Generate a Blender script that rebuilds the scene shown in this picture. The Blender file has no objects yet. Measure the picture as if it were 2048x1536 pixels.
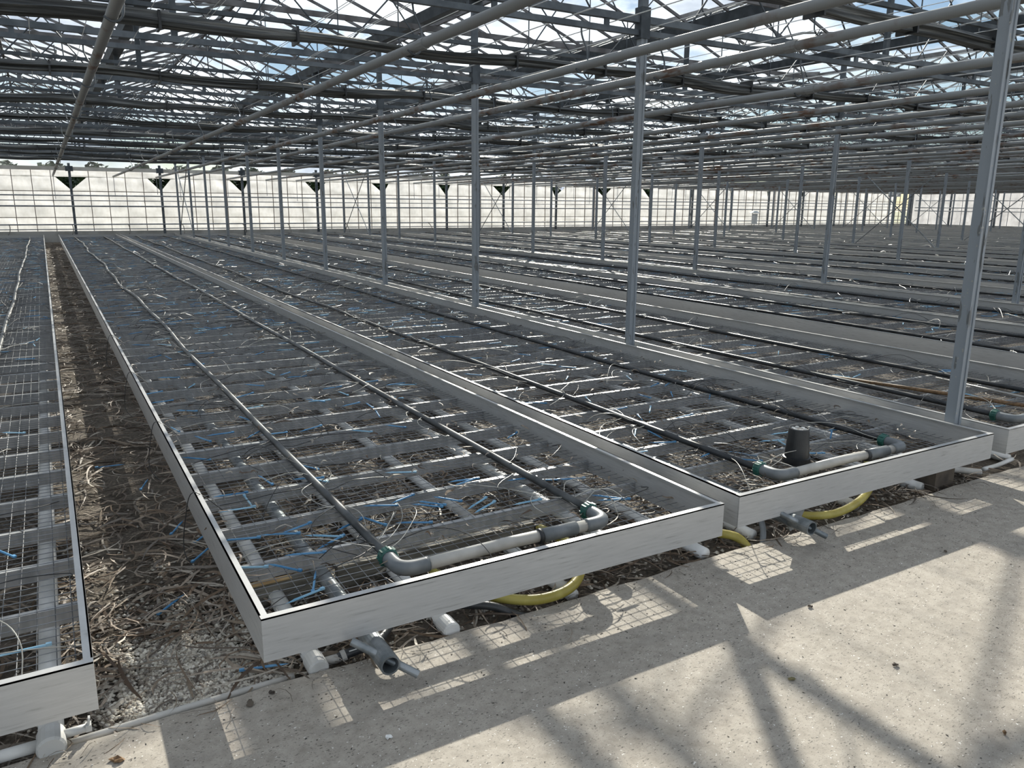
import bpy, math, random
import numpy as np
from mathutils import Vector, Matrix

sc = bpy.context.scene
col = sc.collection
R_ = random.Random(7)

# ------------------------------------------------------------------ camera
FPX, YAW, PITCH, ROLL, CAMZ = 1566.36, 0.532253, 0.225737, 0.0077868, 1.494
fwd = Vector((math.sin(YAW) * math.cos(PITCH), math.cos(YAW) * math.cos(PITCH), -math.sin(PITCH)))
rgt0 = Vector((math.cos(YAW), -math.sin(YAW), 0))
up0 = rgt0.cross(fwd)
rgt = math.cos(ROLL) * rgt0 + math.sin(ROLL) * up0
upv = -math.sin(ROLL) * rgt0 + math.cos(ROLL) * up0
cam = bpy.data.cameras.new('camera')
cam.sensor_width = 36.0
cam.lens = 36.0 * FPX / 2048.0
cam.clip_end = 500
camo = bpy.data.objects.new('camera', cam)
m = Matrix((rgt, upv, -fwd)).transposed().to_4x4()
m.translation = (0, 0, CAMZ)
camo.matrix_world = m
col.objects.link(camo)
sc.camera = camo


def project(p):
    d = Vector(p) - Vector((0, 0, CAMZ))
    z = d.dot(fwd)
    if z < 0.05:
        return None
    return 1024 + FPX * d.dot(rgt) / z, 768 - FPX * d.dot(upv) / z, z


def seen(p, m_=60):
    q = project(p)
    return q is not None and -m_ < q[0] < 2048 + m_ and -m_ < q[1] < 1536 + m_


# ------------------------------------------------------------------ world, sun, exposure
SUN_AZ, SUN_EL = math.radians(33.8), math.radians(27.7)
world = bpy.data.worlds.new('sky')
sc.world = world
world.use_nodes = True
wn = world.node_tree
bg = wn.nodes['Background']
sky = wn.nodes.new('ShaderNodeTexSky')
sky.sky_type = 'NISHITA'
sky.sun_disc = False
sky.sun_elevation = SUN_EL
sky.sun_rotation = SUN_AZ
sky.altitude = 50
sky.dust_density = 0.0
skym = wn.nodes.new('ShaderNodeMix'); skym.data_type = 'RGBA'; skym.blend_type = 'MULTIPLY'
skym.inputs[0].default_value = 1.0
skym.inputs[7].default_value = (0.058, 0.058, 0.060, 1)
wn.links.new(sky.outputs[0], skym.inputs[6])
tc = wn.nodes.new('ShaderNodeTexCoord')
mp = wn.nodes.new('ShaderNodeMapping')
mp.inputs['Scale'].default_value = (1.0, 1.0, 2.6)
wn.links.new(tc.outputs['Generated'], mp.inputs[0])
ns = wn.nodes.new('ShaderNodeTexNoise')
ns.inputs['Scale'].default_value = 3.4
ns.inputs['Detail'].default_value = 9
ns.inputs['Roughness'].default_value = 0.58
ns.inputs['Distortion'].default_value = 0.25
wn.links.new(mp.outputs[0], ns.inputs['Vector'])
rp = wn.nodes.new('ShaderNodeValToRGB')
rp.color_ramp.elements[0].position = 0.42
rp.color_ramp.elements[1].position = 0.54
wn.links.new(ns.outputs['Fac'], rp.inputs[0])
ns2 = wn.nodes.new('ShaderNodeTexNoise')
ns2.inputs['Scale'].default_value = 8.0
ns2.inputs['Detail'].default_value = 6
wn.links.new(mp.outputs[0], ns2.inputs['Vector'])
rp2 = wn.nodes.new('ShaderNodeValToRGB')
rp2.color_ramp.elements[0].position = 0.34
rp2.color_ramp.elements[0].color = (0.41, 0.46, 0.55, 1)
rp2.color_ramp.elements[1].position = 0.62
rp2.color_ramp.elements[1].color = (1.08, 1.12, 1.16, 1)
wn.links.new(ns2.outputs['Fac'], rp2.inputs[0])
mixc = wn.nodes.new('ShaderNodeMix'); mixc.data_type = 'RGBA'
wn.links.new(rp.outputs[0], mixc.inputs[0])
wn.links.new(skym.outputs[2], mixc.inputs[6])
wn.links.new(rp2.outputs[0], mixc.inputs[7])
wn.links.new(mixc.outputs[2], bg.inputs[0])
bg.inputs[1].default_value = 1.42

sun = bpy.data.lights.new('sun', 'SUN')
sun.energy = 8.2
sun.angle = math.radians(0.53)
sun.color = (1.0, 0.93, 0.82)
suno = bpy.data.objects.new('sun', sun)
sd = Vector((math.sin(SUN_AZ) * math.cos(SUN_EL), math.cos(SUN_AZ) * math.cos(SUN_EL), math.sin(SUN_EL)))
suno.rotation_euler = sd.to_track_quat('Z', 'Y').to_euler()
suno.location = (20, 30, 20)
col.objects.link(suno)

sc.view_settings.view_transform = 'Standard'
sc.view_settings.look = 'None'
sc.view_settings.exposure = 0.1
sc.view_settings.gamma = 1.0
sc.view_settings.use_curve_mapping = False
sc.cycles.transparent_max_bounces = 28
sc.cycles.max_bounces = 8
sc.cycles.caustics_reflective = False
sc.cycles.caustics_refractive = False
sc.cycles.use_denoising = True


# ------------------------------------------------------------------ materials
def nodes_of(name):
    mt = bpy.data.materials.new(name)
    mt.use_nodes = True
    return mt, mt.node_tree, mt.node_tree.nodes['Principled BSDF']


def noise(nt, scale, detail=4, stretch=(1, 1, 1), rough=0.5, coord='pos'):
    if coord == 'pos':
        c = nt.nodes.new('ShaderNodeNewGeometry').outputs['Position']
    else:
        c = nt.nodes.new('ShaderNodeTexCoord').outputs['Object']
    mpn = nt.nodes.new('ShaderNodeMapping')
    mpn.inputs['Scale'].default_value = stretch
    nt.links.new(c, mpn.inputs[0])
    n = nt.nodes.new('ShaderNodeTexNoise')
    n.inputs['Scale'].default_value = scale
    n.inputs['Detail'].default_value = detail
    n.inputs['Roughness'].default_value = rough
    nt.links.new(mpn.outputs[0], n.inputs['Vector'])
    return n.outputs['Fac']


def ramp(nt, fac, stops):
    r = nt.nodes.new('ShaderNodeValToRGB')
    while len(r.color_ramp.elements) < len(stops):
        r.color_ramp.elements.new(0.5)
    for e, (p, c) in zip(r.color_ramp.elements, stops):
        e.position = p
        e.color = tuple(c) + (1,) if len(c) == 3 else c
    nt.links.new(fac, r.inputs[0])
    return r.outputs[0]


def mix(nt, fac, a, b, mode='MIX'):
    n = nt.nodes.new('ShaderNodeMix'); n.data_type = 'RGBA'; n.blend_type = mode
    for v, i in ((fac, 0), (a, 6), (b, 7)):
        if hasattr(v, 'default_value') or hasattr(v, 'is_linked'):
            nt.links.new(v, n.inputs[i])
        else:
            n.inputs[i].default_value = v if i == 0 else (tuple(v) + (1,))
    return n.outputs[2]


def bump(nt, bsdf, h, strength=0.3, dist=0.01):
    b = nt.nodes.new('ShaderNodeBump')
    b.inputs['Strength'].default_value = strength
    b.inputs['Distance'].default_value = dist
    nt.links.new(h, b.inputs['Height'])
    nt.links.new(b.outputs[0], bsdf.inputs['Normal'])


def two_tone(name, c1, c2, scale, rough=0.5, metal=0.0, stretch=(1, 1, 1), lo=0.4, hi=0.6, detail=5, bmp=0.0, coord='pos', spec=0.5):
    mt, nt, b = nodes_of(name)
    f = noise(nt, scale, detail, stretch, coord=coord)
    nt.links.new(ramp(nt, f, [(lo, c1), (hi, c2)]), b.inputs['Base Color'])
    b.inputs['Roughness'].default_value = rough
    b.inputs['Metallic'].default_value = metal
    b.inputs['Specular IOR Level'].default_value = spec
    if bmp:
        bump(nt, b, f, bmp, 0.004)
    return mt


M = {}
# aluminium rims: satin with long scratches
mt, nt, b = nodes_of('aluminium')
f1 = noise(nt, 5.0, 6, (2.0, 2.0, 26.0))
f2 = noise(nt, 3.0, 5)
c = ramp(nt, f1, [(0.27, (0.32, 0.317, 0.307)), (0.37, (0.50, 0.50, 0.49)), (0.7, (0.59, 0.588, 0.578))])
c = mix(nt, ramp(nt, f2, [(0.3, (0, 0, 0)), (0.7, (1, 1, 1))]), c, mix(nt, 0.5, c, (0.49, 0.49, 0.485)))
nt.links.new(c, b.inputs['Base Color'])
b.inputs['Metallic'].default_value = 0.3
b.inputs['Roughness'].default_value = 0.36
bump(nt, b, f1, 0.06, 0.002)
M['alu'] = mt
M['beam'] = two_tone('beam_aluminium', (0.36, 0.365, 0.365), (0.48, 0.48, 0.475), 4.0, 0.42, 0.35, (6, 1, 1))
M['wire'] = two_tone('galvanised_wire', (0.15, 0.158, 0.168), (0.26, 0.27, 0.28), 9.0, 0.36, 0.5)
M['galv'] = two_tone('galvanised_steel', (0.085, 0.10, 0.115), (0.15, 0.17, 0.19), 5.0, 0.55, 0.3, bmp=0.05)
M['galv_dark'] = two_tone('weathered_steel', (0.055, 0.065, 0.075), (0.10, 0.115, 0.13), 6.0, 0.6, 0.3)
M['handle'] = two_tone('zinc_tube', (0.16, 0.18, 0.19), (0.30, 0.32, 0.33), 14.0, 0.4, 0.55)
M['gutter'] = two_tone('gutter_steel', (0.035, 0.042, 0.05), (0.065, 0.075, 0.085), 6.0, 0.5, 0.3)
M['sunlit_wire'] = two_tone('sunlit_screen_wire', (0.80, 0.80, 0.78), (0.92, 0.92, 0.90), 3.0, 0.3)  # near-white base holds the sun glint on the wires
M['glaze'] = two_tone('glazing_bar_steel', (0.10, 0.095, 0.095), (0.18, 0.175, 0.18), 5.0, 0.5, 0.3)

mt, nt, b = nodes_of('post_paint')          # white paint, flaking to grey primer
f = noise(nt, 7.0, 8, (3, 3, 0.7))
msk = ramp(nt, f, [(0.60, (0, 0, 0)), (0.63, (1, 1, 1))])
c = mix(nt, msk, (0.245, 0.275, 0.305), (0.14, 0.15, 0.155))
f3 = noise(nt, 30.0, 3)
c = mix(nt, ramp(nt, f3, [(0.66, (0, 0, 0)), (0.7, (1, 1, 1))]), c, (0.33, 0.33, 0.31))
nt.links.new(c, b.inputs['Base Color'])
b.inputs['Roughness'].default_value = 0.45
M['post'] = mt

mt, nt, b = nodes_of('pipe_paint')          # grey-white heating pipe with rust
f = noise(nt, 1.1, 8, (1, 1, 1), 0.6)
g = noise(nt, 26.0, 5, (1, 0.25, 1))
rm = mix(nt, 1.0, ramp(nt, f, [(0.50, (0, 0, 0)), (0.62, (1, 1, 1))]), ramp(nt, g, [(0.42, (0, 0, 0)), (0.55, (1, 1, 1))]), 'MULTIPLY')
c = mix(nt, rm, (0.25, 0.26, 0.262), (0.13, 0.07, 0.042))
nt.links.new(c, b.inputs['Base Color'])
b.inputs['Roughness'].default_value = 0.55
M['pipe'] = mt
M['pipe_grey'] = two_tone('wall_pipe_paint', (0.26, 0.28, 0.31), (0.38, 0.40, 0.43), 3.0, 0.45)
M['pvc'] = two_tone('white_pvc', (0.50, 0.50, 0.48), (0.72, 0.72, 0.71), 5.0, 0.38, bmp=0.02)
M['pvc_header'] = two_tone('pale_grey_pvc', (0.40, 0.385, 0.355), (0.52, 0.505, 0.47), 8.0, 0.4)
M['pvc_dark'] = two_tone('slate_grey_pvc', (0.13, 0.145, 0.155), (0.19, 0.205, 0.215), 9.0, 0.38)
M['green'] = two_tone('green_plastic', (0.012, 0.075, 0.06), (0.02, 0.12, 0.095), 12.0, 0.4)
M['black'] = two_tone('black_polythene', (0.010, 0.012, 0.014), (0.03, 0.033, 0.036), 9.0, 0.4)
M['feed'] = two_tone('dusty_black_polythene', (0.025, 0.028, 0.03), (0.085, 0.09, 0.092), 5.0, 0.42)
M['tube_sunlit'] = two_tone('sunlit_microtube', (0.32, 0.31, 0.28), (0.58, 0.56, 0.50), 12.0, 0.35)  # pale base paints in the sunlit look of some tubes
M['tube_black'] = two_tone('black_microtube', (0.012, 0.012, 0.013), (0.035, 0.035, 0.035), 12.0, 0.35)
M['blue'] = two_tone('blue_plastic', (0.05, 0.20, 0.40), (0.12, 0.32, 0.54), 9.0, 0.4)
M['bluepale'] = two_tone('bleached_blue_plastic', (0.18, 0.42, 0.62), (0.36, 0.58, 0.72), 9.0, 0.4)
M['yellow'] = two_tone('yellow_hose', (0.30, 0.25, 0.045), (0.42, 0.36, 0.09), 8.0, 0.4)
M['wood'] = two_tone('pole_wood', (0.13, 0.075, 0.035), (0.22, 0.13, 0.06), 6.0, 0.6, 0, (1, 9, 9))
M['board'] = two_tone('grey_board', (0.13, 0.12, 0.10), (0.24, 0.225, 0.19), 6.0, 0.8, 0, (1, 9, 9), bmp=0.3)
M['board_end'] = two_tone('fresh_timber', (0.36, 0.22, 0.09), (0.52, 0.36, 0.17), 9.0, 0.7, 0, (1, 9, 9))
M['block'] = two_tone('dark_timber', (0.045, 0.035, 0.028), (0.10, 0.08, 0.06), 8.0, 0.8, bmp=0.4)
M['pot'] = two_tone('black_pot_plastic', (0.010, 0.011, 0.013), (0.022, 0.024, 0.027), 9.0, 0.38)
M['red'] = two_tone('red_plastic', (0.55, 0.08, 0.04), (0.75, 0.22, 0.15), 20.0, 0.4)
M['cream'] = two_tone('cream_beam', (0.52, 0.49, 0.43), (0.66, 0.63, 0.57), 2.0, 0.6)
M['rail_brown'] = two_tone('rusty_rail', (0.16, 0.12, 0.095), (0.28, 0.23, 0.19), 5.0, 0.6)
M['white_box'] = two_tone('white_housing', (0.70, 0.71, 0.70), (0.80, 0.80, 0.79), 4.0, 0.4)
M['leafbrown'] = two_tone('dry_leaf', (0.10, 0.055, 0.025), (0.22, 0.13, 0.06), 60.0, 0.8)
M['leafgreen'] = two_tone('dry_olive_leaf', (0.10, 0.09, 0.035), (0.20, 0.17, 0.08), 60.0, 0.8)
M['chip'] = two_tone('white_chip', (0.65, 0.65, 0.63), (0.80, 0.80, 0.78), 30.0, 0.6)
M['hedge'] = two_tone('hedge_leaf', (0.015, 0.035, 0.012), (0.05, 0.085, 0.03), 3.0, 0.6)
M['outside'] = two_tone('outside_grass', (0.16, 0.19, 0.09), (0.28, 0.27, 0.17), 0.8, 0.9)
M['plinth'] = two_tone('plinth_concrete', (0.42, 0.41, 0.38), (0.56, 0.55, 0.52), 2.0, 0.9)

# screen cloth: dark folded fabric
mt, nt, b = nodes_of('screen_cloth')
f = noise(nt, 3.0, 6, (0.35, 16, 16))
c = ramp(nt, f, [(0.36, (0.025, 0.028, 0.03)), (0.52, (0.075, 0.08, 0.08)), (0.66, (0.20, 0.205, 0.195))])
nt.links.new(c, b.inputs['Base Color'])
b.inputs['Roughness'].default_value = 0.6
bump(nt, b, f, 0.5, 0.02)
M['cloth'] = mt

# concrete
mt, nt, b = nodes_of('concrete')
f1 = noise(nt, 1.6, 6)
f2 = noise(nt, 22.0, 8, rough=0.65)
c = ramp(nt, f1, [(0.3, (0.30, 0.268, 0.222)), (0.7, (0.40, 0.36, 0.305))])
c = mix(nt, 0.6, c, ramp(nt, f2, [(0.3, (0.23, 0.205, 0.172)), (0.5, (0.36, 0.325, 0.278)), (0.75, (0.48, 0.44, 0.385))]))
f4 = noise(nt, 85.0, 3, (1.0, 2.2, 1))
c = mix(nt, ramp(nt, f4, [(0.62, (0, 0, 0)), (0.68, (0.9, 0.9, 0.9))]), c, (0.10, 0.09, 0.078))
f7 = noise(nt, 190.0, 3, (1.0, 1.8, 1))
c = mix(nt, ramp(nt, f7, [(0.58, (0, 0, 0)), (0.66, (0.6, 0.6, 0.6))]), c, (0.20, 0.185, 0.16))
f5 = noise(nt, 110.0, 2)
c = mix(nt, ramp(nt, f5, [(0.70, (0, 0, 0)), (0.73, (1, 1, 1))]), c, (0.72, 0.70, 0.66))
f6 = noise(nt, 3.2, 7, (1, 3.0, 1))
c = mix(nt, ramp(nt, f6, [(0.56, (0, 0, 0)), (0.74, (0.55, 0.55, 0.55))]), c, (0.22, 0.20, 0.175))
nt.links.new(c, b.inputs['Base Color'])
b.inputs['Roughness'].default_value = 0.85
bump(nt, b, f2, 0.35, 0.006)
M['concrete'] = mt

# soil / gravel
mt, nt, b = nodes_of('gravel_soil')
f1 = noise(nt, 1.3, 6)
f2 = noise(nt, 55.0, 6, rough=0.7)
c = ramp(nt, f2, [(0.34, (0.030, 0.024, 0.018)), (0.52, (0.10, 0.08, 0.06)), (0.68, (0.25, 0.215, 0.17))])
c = mix(nt, ramp(nt, f1, [(0.4, (0, 0, 0)), (0.62, (1, 1, 1))]), c, mix(nt, 0.5, c, (0.17, 0.145, 0.115)))
nt.links.new(c, b.inputs['Base Color'])
b.inputs['Roughness'].default_value = 0.95
bump(nt, b, f2, 0.8, 0.015)
M['soil'] = mt


def attr_mat(name, rough):
    mt, nt, b = nodes_of(name)
    a = nt.nodes.new('ShaderNodeAttribute'); a.attribute_name = 'tint'
    f = noise(nt, 70.0, 3)
    c = mix(nt, 0.5, a.outputs['Color'], ramp(nt, f, [(0.3, (0.6, 0.6, 0.6)), (0.7, (1.3, 1.3, 1.3))]), 'MULTIPLY')
    nt.links.new(c, b.inputs['Base Color'])
    b.inputs['Roughness'].default_value = rough
    return mt


M['litter'] = attr_mat('dead_leaf_litter', 0.6)
M['pebble'] = attr_mat('pebbles', 0.8)

# glass: clear, faintly dirty
mt, nt, b = nodes_of('greenhouse_glass')
nt.nodes.remove(b)
out = nt.nodes['Material Output']
tr = nt.nodes.new('ShaderNodeBsdfTransparent'); tr.inputs[0].default_value = (0.965, 0.98, 0.98, 1)
gl = nt.nodes.new('ShaderNodeBsdfGlossy'); gl.inputs['Roughness'].default_value = 0.08
tl = nt.nodes.new('ShaderNodeBsdfTranslucent'); tl.inputs[0].default_value = (0.72, 0.76, 0.78, 1)
lw = nt.nodes.new('ShaderNodeValue'); lw.outputs[0].default_value = 0.015
m1 = nt.nodes.new('ShaderNodeMixShader'); m2 = nt.nodes.new('ShaderNodeMixShader')
dirt = ramp(nt, noise(nt, 1.8, 6, (1, 1, 1)), [(0.35, (0.006, 0.006, 0.006)), (0.7, (0.03, 0.03, 0.03))])
nt.links.new(dirt, m1.inputs[0]); nt.links.new(tr.outputs[0], m1.inputs[1]); nt.links.new(tl.outputs[0], m1.inputs[2])
nt.links.new(lw.outputs[0], m2.inputs[0]); nt.links.new(m1.outputs[0], m2.inputs[1]); nt.links.new(gl.outputs[0], m2.inputs[2])
nt.links.new(m2.outputs[0], out.inputs[0])
M['glass'] = mt


def film_mat(name, tint):
    mt, nt, b = nodes_of(name)
    nt.nodes.remove(b)
    out = nt.nodes['Material Output']
    f = noise(nt, 1.4, 7, (1.0, 1.0, 2.2))
    g = noise(nt, 9.0, 5, (1, 1, 0.5))
    c = ramp(nt, f, [(0.3, tuple(v * 0.80 for v in tint)), (0.68, tint)])
    c = mix(nt, 0.4, c, ramp(nt, g, [(0.3, (0.64, 0.61, 0.56)), (0.6, (0.86, 0.86, 0.85))]), 'MULTIPLY')
    tl = nt.nodes.new('ShaderNodeBsdfTranslucent'); df = nt.nodes.new('ShaderNodeBsdfDiffuse')
    nt.links.new(c, tl.inputs[0]); nt.links.new(c, df.inputs[0])
    ms = nt.nodes.new('ShaderNodeMixShader'); ms.inputs[0].default_value = 0.25
    nt.links.new(tl.outputs[0], ms.inputs[1]); nt.links.new(df.outputs[0], ms.inputs[2])
    nt.links.new(ms.outputs[0], out.inputs[0])
    return mt


M['film'] = film_mat('milky_film', (0.55, 0.565, 0.575))
M['film_right'] = film_mat('white_film', (0.60, 0.61, 0.62))


# ------------------------------------------------------------------ mesh helpers
class MB:
    def __init__(s):
        s.v = []; s.f = []; s.t = []

    def box(s, x0, x1, y0, y1, z0, z1):
        n = len(s.v)
        s.v += [(x0, y0, z0), (x1, y0, z0), (x1, y1, z0), (x0, y1, z0), (x0, y0, z1), (x1, y0, z1), (x1, y1, z1), (x0, y1, z1)]
        s.f += [(n, n + 3, n + 2, n + 1), (n + 4, n + 5, n + 6, n + 7), (n, n + 1, n + 5, n + 4), (n + 1, n + 2, n + 6, n + 5), (n + 2, n + 3, n + 7, n + 6), (n + 3, n, n + 4, n + 7)]
        return s

    def bar(s, p, q, w, h, up=(0, 0, 1)):
        p, q = Vector(p), Vector(q)
        d = (q - p).normalized()
        a = d.cross(Vector(up))
        if a.length < 1e-5:
            a = d.cross(Vector((1, 0, 0)))
        a.normalize()
        u = a.cross(d)
        n = len(s.v)
        for e in (p, q):
            for i, j in ((-1, -1), (1, -1), (1, 1), (-1, 1)):
                s.v.append(tuple(e + a * (i * w / 2) + u * (j * h / 2)))
        s.f += [(n, n + 1, n + 2, n + 3), (n + 7, n + 6, n + 5, n + 4)]
        for i in range(4):
            j = (i + 1) % 4
            s.f.append((n + i, n + 4 + i, n + 4 + j, n + j))
        return s

    def tube(s, pts, r, n=8, caps=True, tint=None):
        pts = [Vector(p) for p in pts]
        rr = r if isinstance(r, (list, tuple)) else [r] * len(pts)
        base = len(s.v)
        d0 = (pts[1] - pts[0]).normalized()
        a = d0.cross(Vector((0, 0, 1)))
        if a.length < 1e-4:
            a = d0.cross(Vector((1, 0, 0)))
        a.normalize()
        for k, p in enumerate(pts):
            if k == 0:
                d = d0
            elif k == len(pts) - 1:
                d = (pts[k] - pts[k - 1]).normalized()
            else:
                d = (pts[k + 1] - pts[k - 1]).normalized()
            a = a - d * a.dot(d)
            if a.length < 1e-6:
                a = d.orthogonal()
            a.normalize()
            b_ = d.cross(a)
            for i in range(n):
                t = 2 * math.pi * i / n
                s.v.append(tuple(p + a * (math.cos(t) * rr[k]) + b_ * (math.sin(t) * rr[k])))
        for k in range(len(pts) - 1):
            for i in range(n):
                j = (i + 1) % n
                s.f.append((base + k * n + i, base + k * n + j, base + (k + 1) * n + j, base + (k + 1) * n + i))
        if caps:
            s.f.append(tuple(base + i for i in reversed(range(n))))
            e = base + (len(pts) - 1) * n
            s.f.append(tuple(e + i for i in range(n)))
        return s

    def lathe(s, prof, c=(0, 0, 0), n=24, axis='z'):
        base = len(s.v)
        for (r, h) in prof:
            for i in range(n):
                t = 2 * math.pi * i / n
                x, y, z = r * math.cos(t), r * math.sin(t), h
                if axis == 'y':
                    x, y, z = x, z, y
                elif axis == 'x':
                    x, y, z = z, x, y
                s.v.append((c[0] + x, c[1] + y, c[2] + z))
        for k in range(len(prof) - 1):
            for i in range(n):
                j = (i + 1) % n
                s.f.append((base + k * n + i, base + k * n + j, base + (k + 1) * n + j, base + (k + 1) * n + i))
        return s

    def prism(s, poly, y0, y1):
        """polygon in x,z extruded along y"""
        n = len(s.v); k = len(poly)
        s.v += [(x, y0, z) for x, z in poly] + [(x, y1, z) for x, z in poly]
        s.f.append(tuple(range(n, n + k)))
        s.f.append(tuple(range(n + 2 * k - 1, n + k - 1, -1)))
        for i in range(k):
            j = (i + 1) % k
            s.f.append((n + i, n + k + i, n + k + j, n + j))
        return s

    def mesh(s, name, mat, smooth=False):
        me = bpy.data.meshes.new(name)
        me.from_pydata(s.v, [], s.f)
        me.materials.append(M[mat] if isinstance(mat, str) else mat)
        if s.t:
            at = me.attributes.new('tint', 'FLOAT_COLOR', 'FACE')
            at.data.foreach_set('color', np.array([(t[0], t[1], t[2], 1.0) for t in s.t], dtype=np.float32).ravel())
        if smooth:
            me.polygons.foreach_set('use_smooth', [True] * len(me.polygons))
        me.update()
        return me


def link(name, me, parent=None, loc=None, rot=None):
    o = bpy.data.objects.new(name, me)
    col.objects.link(o)
    if parent is not None:
        o.parent = parent
    if loc is not None:
        o.location = loc
    if rot is not None:
        o.rotation_euler = rot
    return o


def put(name, mb, mat, parent=None, loc=None, rot=None, smooth=False):
    return link(name, mb.mesh(name, mat, smooth), parent, loc, rot)


def tag(o, label=None, cat=None, group=None, kind=None):
    if label: o['label'] = label
    if cat: o['category'] = cat
    if group: o['group'] = group
    if kind: o['kind'] = kind
    return o


def empty(name, loc=(0, 0, 0), rz=0.0):
    o = bpy.data.objects.new(name, None)
    o.empty_display_size = 0.1
    col.objects.link(o)
    o.location = loc
    o.rotation_euler = (0, 0, rz)
    return o


def smooth_path(pts, n=6):
    pts = [Vector(p) for p in pts]
    P = [pts[0]] + pts + [pts[-1]]
    out = []
    for i in range(1, len(P) - 2):
        for k in range(n):
            t = k / n
            a, b_, c_, d = P[i - 1], P[i], P[i + 1], P[i + 2]
            out.append(0.5 * ((2 * b_) + (c_ - a) * t + (2 * a - 5 * b_ + 4 * c_ - d) * t * t + (3 * b_ - a - 3 * c_ + d) * t ** 3))
    out.append(pts[-1])
    return out


# ------------------------------------------------------------------ layout numbers
ORD = ['first', 'second', 'third', 'fourth', 'fifth', 'sixth', 'seventh', 'eighth', 'ninth', 'tenth', 'eleventh']
YF, YE = 2.26, 34.4                 # bench front and far end
RIM_T, RIM_B, MESH_Z = 0.249, 0.100, 0.155
ROW0, PITCH_X = 4.6, 6.6
ROWS = [ROW0 + PITCH_X * k for k in range(8)]
POST_Y = [2.58 + 3.08 * k for k in range(11)]
WALL_Y, WALL_X = 35.5, 54.1
GUT = [-28.4 + 3.3 * k for k in range(26)]       # ... 1.3, 4.6, ... 54.1
GUT_Z, RIDGE_Z = 3.86, 4.52
EDGE_Y = 2.352
FL = -0.04                           # concrete level
GK = 1.027
GY0 = -3.6

# ------------------------------------------------------------------ ground and apron
rg = random.Random(3)
mb = MB()
mb.box(-40, 110, EDGE_Y - 0.3, 110, -0.5, FL - 0.035)
g = put('ground', mb, 'soil'); tag(g, 'dark gravelly soil under the benches', 'ground', kind='structure')
mb = MB()
nx = 420
xs = [-10 + 40 * i / nx for i in range(nx + 1)]
ed = [EDGE_Y + 0.008 * math.sin(x * 3.1) + rg.uniform(-0.007, 0.007) for x in xs]
top = []
for i, x in enumerate(xs):
    top.append((len(mb.v), len(mb.v) + 1, len(mb.v) + 2, len(mb.v) + 3))
    mb.v += [(x, -9, FL), (x, ed[i] - 0.016, FL), (x, ed[i], FL - 0.012 - rg.uniform(0, 0.006)), (x, ed[i] + 0.004, FL - 0.12)]
for a, b_ in zip(top, top[1:]):
    for k in range(3):
        mb.f.append((a[k], b_[k], b_[k + 1], a[k + 1]))
fl = put('floor', mb, 'concrete'); tag(fl, 'worn concrete walkway in front of the benches', 'floor', kind='structure')
mb = MB(); mb.box(-150, 250, WALL_Y + 0.2, 250, -0.5, -0.07)
o = put('floor_outside', mb, 'outside'); tag(o, 'grass field outside the greenhouse wall', 'field', kind='structure')

# ------------------------------------------------------------------ back wall
wall = empty('wall_back', (0, WALL_Y, 0)); tag(wall, 'film-covered glass end wall of the greenhouse', 'wall', kind='structure')
mb = MB(); mb.box(-8.6, WALL_X, -0.06, 0.10, -0.1, 0.34); put('plinth', mb, 'plinth', wall)
mb = MB(); mb.box(-8.6, WALL_X, -0.16, -0.02, 2.62, 2.76); put('eaves_beam', mb, 'cream', wall)
for z in (0.86, 1.85):
    mb = MB(); mb.box(-8.6, WALL_X, -0.045, -0.02, z - 0.014, z + 0.014); put('rail', mb, 'rail_brown', wall)
wpx = [1.08 + 3.2 * k for k in range(-3, 17)]
pm = MB().box(-0.045, 0.045, -0.12, -0.03, -0.05, 2.9).mesh('wall_post', 'galv')
bm_ = MB().box(-0.13, 0.13, -0.17, -0.01, 2.60, 2.79).mesh('post_bracket', 'galv_dark')
mm = MB().box(-0.012, 0.012, -0.018, 0.02, 0.34, 2.62).mesh('mullion', 'rail_brown')
for x in wpx:
    if -3 < x < WALL_X - 0.5:
        link('wall_post', pm, wall, (x, 0, 0)); link('post_bracket', bm_, wall, (x, 0, 0))
    for j in range(1, 5):
        xx = x + 3.2 * j / 5
        if -2.5 < xx < WALL_X:
            link('mullion', mm, wall, (xx, 0, 0))


def film_sheet(w, z0, z1, seed, cut_l=0.0, cut_r=0.0, cd=0.5):
    """wrinkled sheet in x,z, top corners turned away by cut widths"""
    r = random.Random(seed)
    nx, nz = 22, 8
    ph = [r.uniform(0, 6.28) for _ in range(6)]
    mb = MB()
    for j in range(nz + 1):
        t = j / nz
        z = z0 + (z1 - z0) * t
        # torn corner: edge moves inward over a band below the top
        k = max(0.0, min(1.0, (t - (1 - cd)) / cd))
        xl, xr = cut_l * k, w - cut_r * k
        for i in range(nx + 1):
            u = i / nx
            x = xl + (xr - xl) * u
            y = 0.018 * math.sin(x * 5 + ph[0] + z * 3) + 0.012 * math.sin(z * 14 + ph[1] + x) + 0.010 * math.sin(x * 13 + ph[2] - z * 6)
            y += 0.03 * abs(math.sin(u * math.pi * 5)) - 0.02 * k * (abs(u - 0.5) * 2) ** 6
            y *= min(1, 6 * t, 6 * (1 - t) + 0.2)
            mb.v.append((x, y, z))
    for j in range(nz):
        for i in range(nx):
            a = j * (nx + 1) + i
            mb.f.append((a, a + 1, a + nx + 2, a + nx + 1))
    return mb


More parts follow.
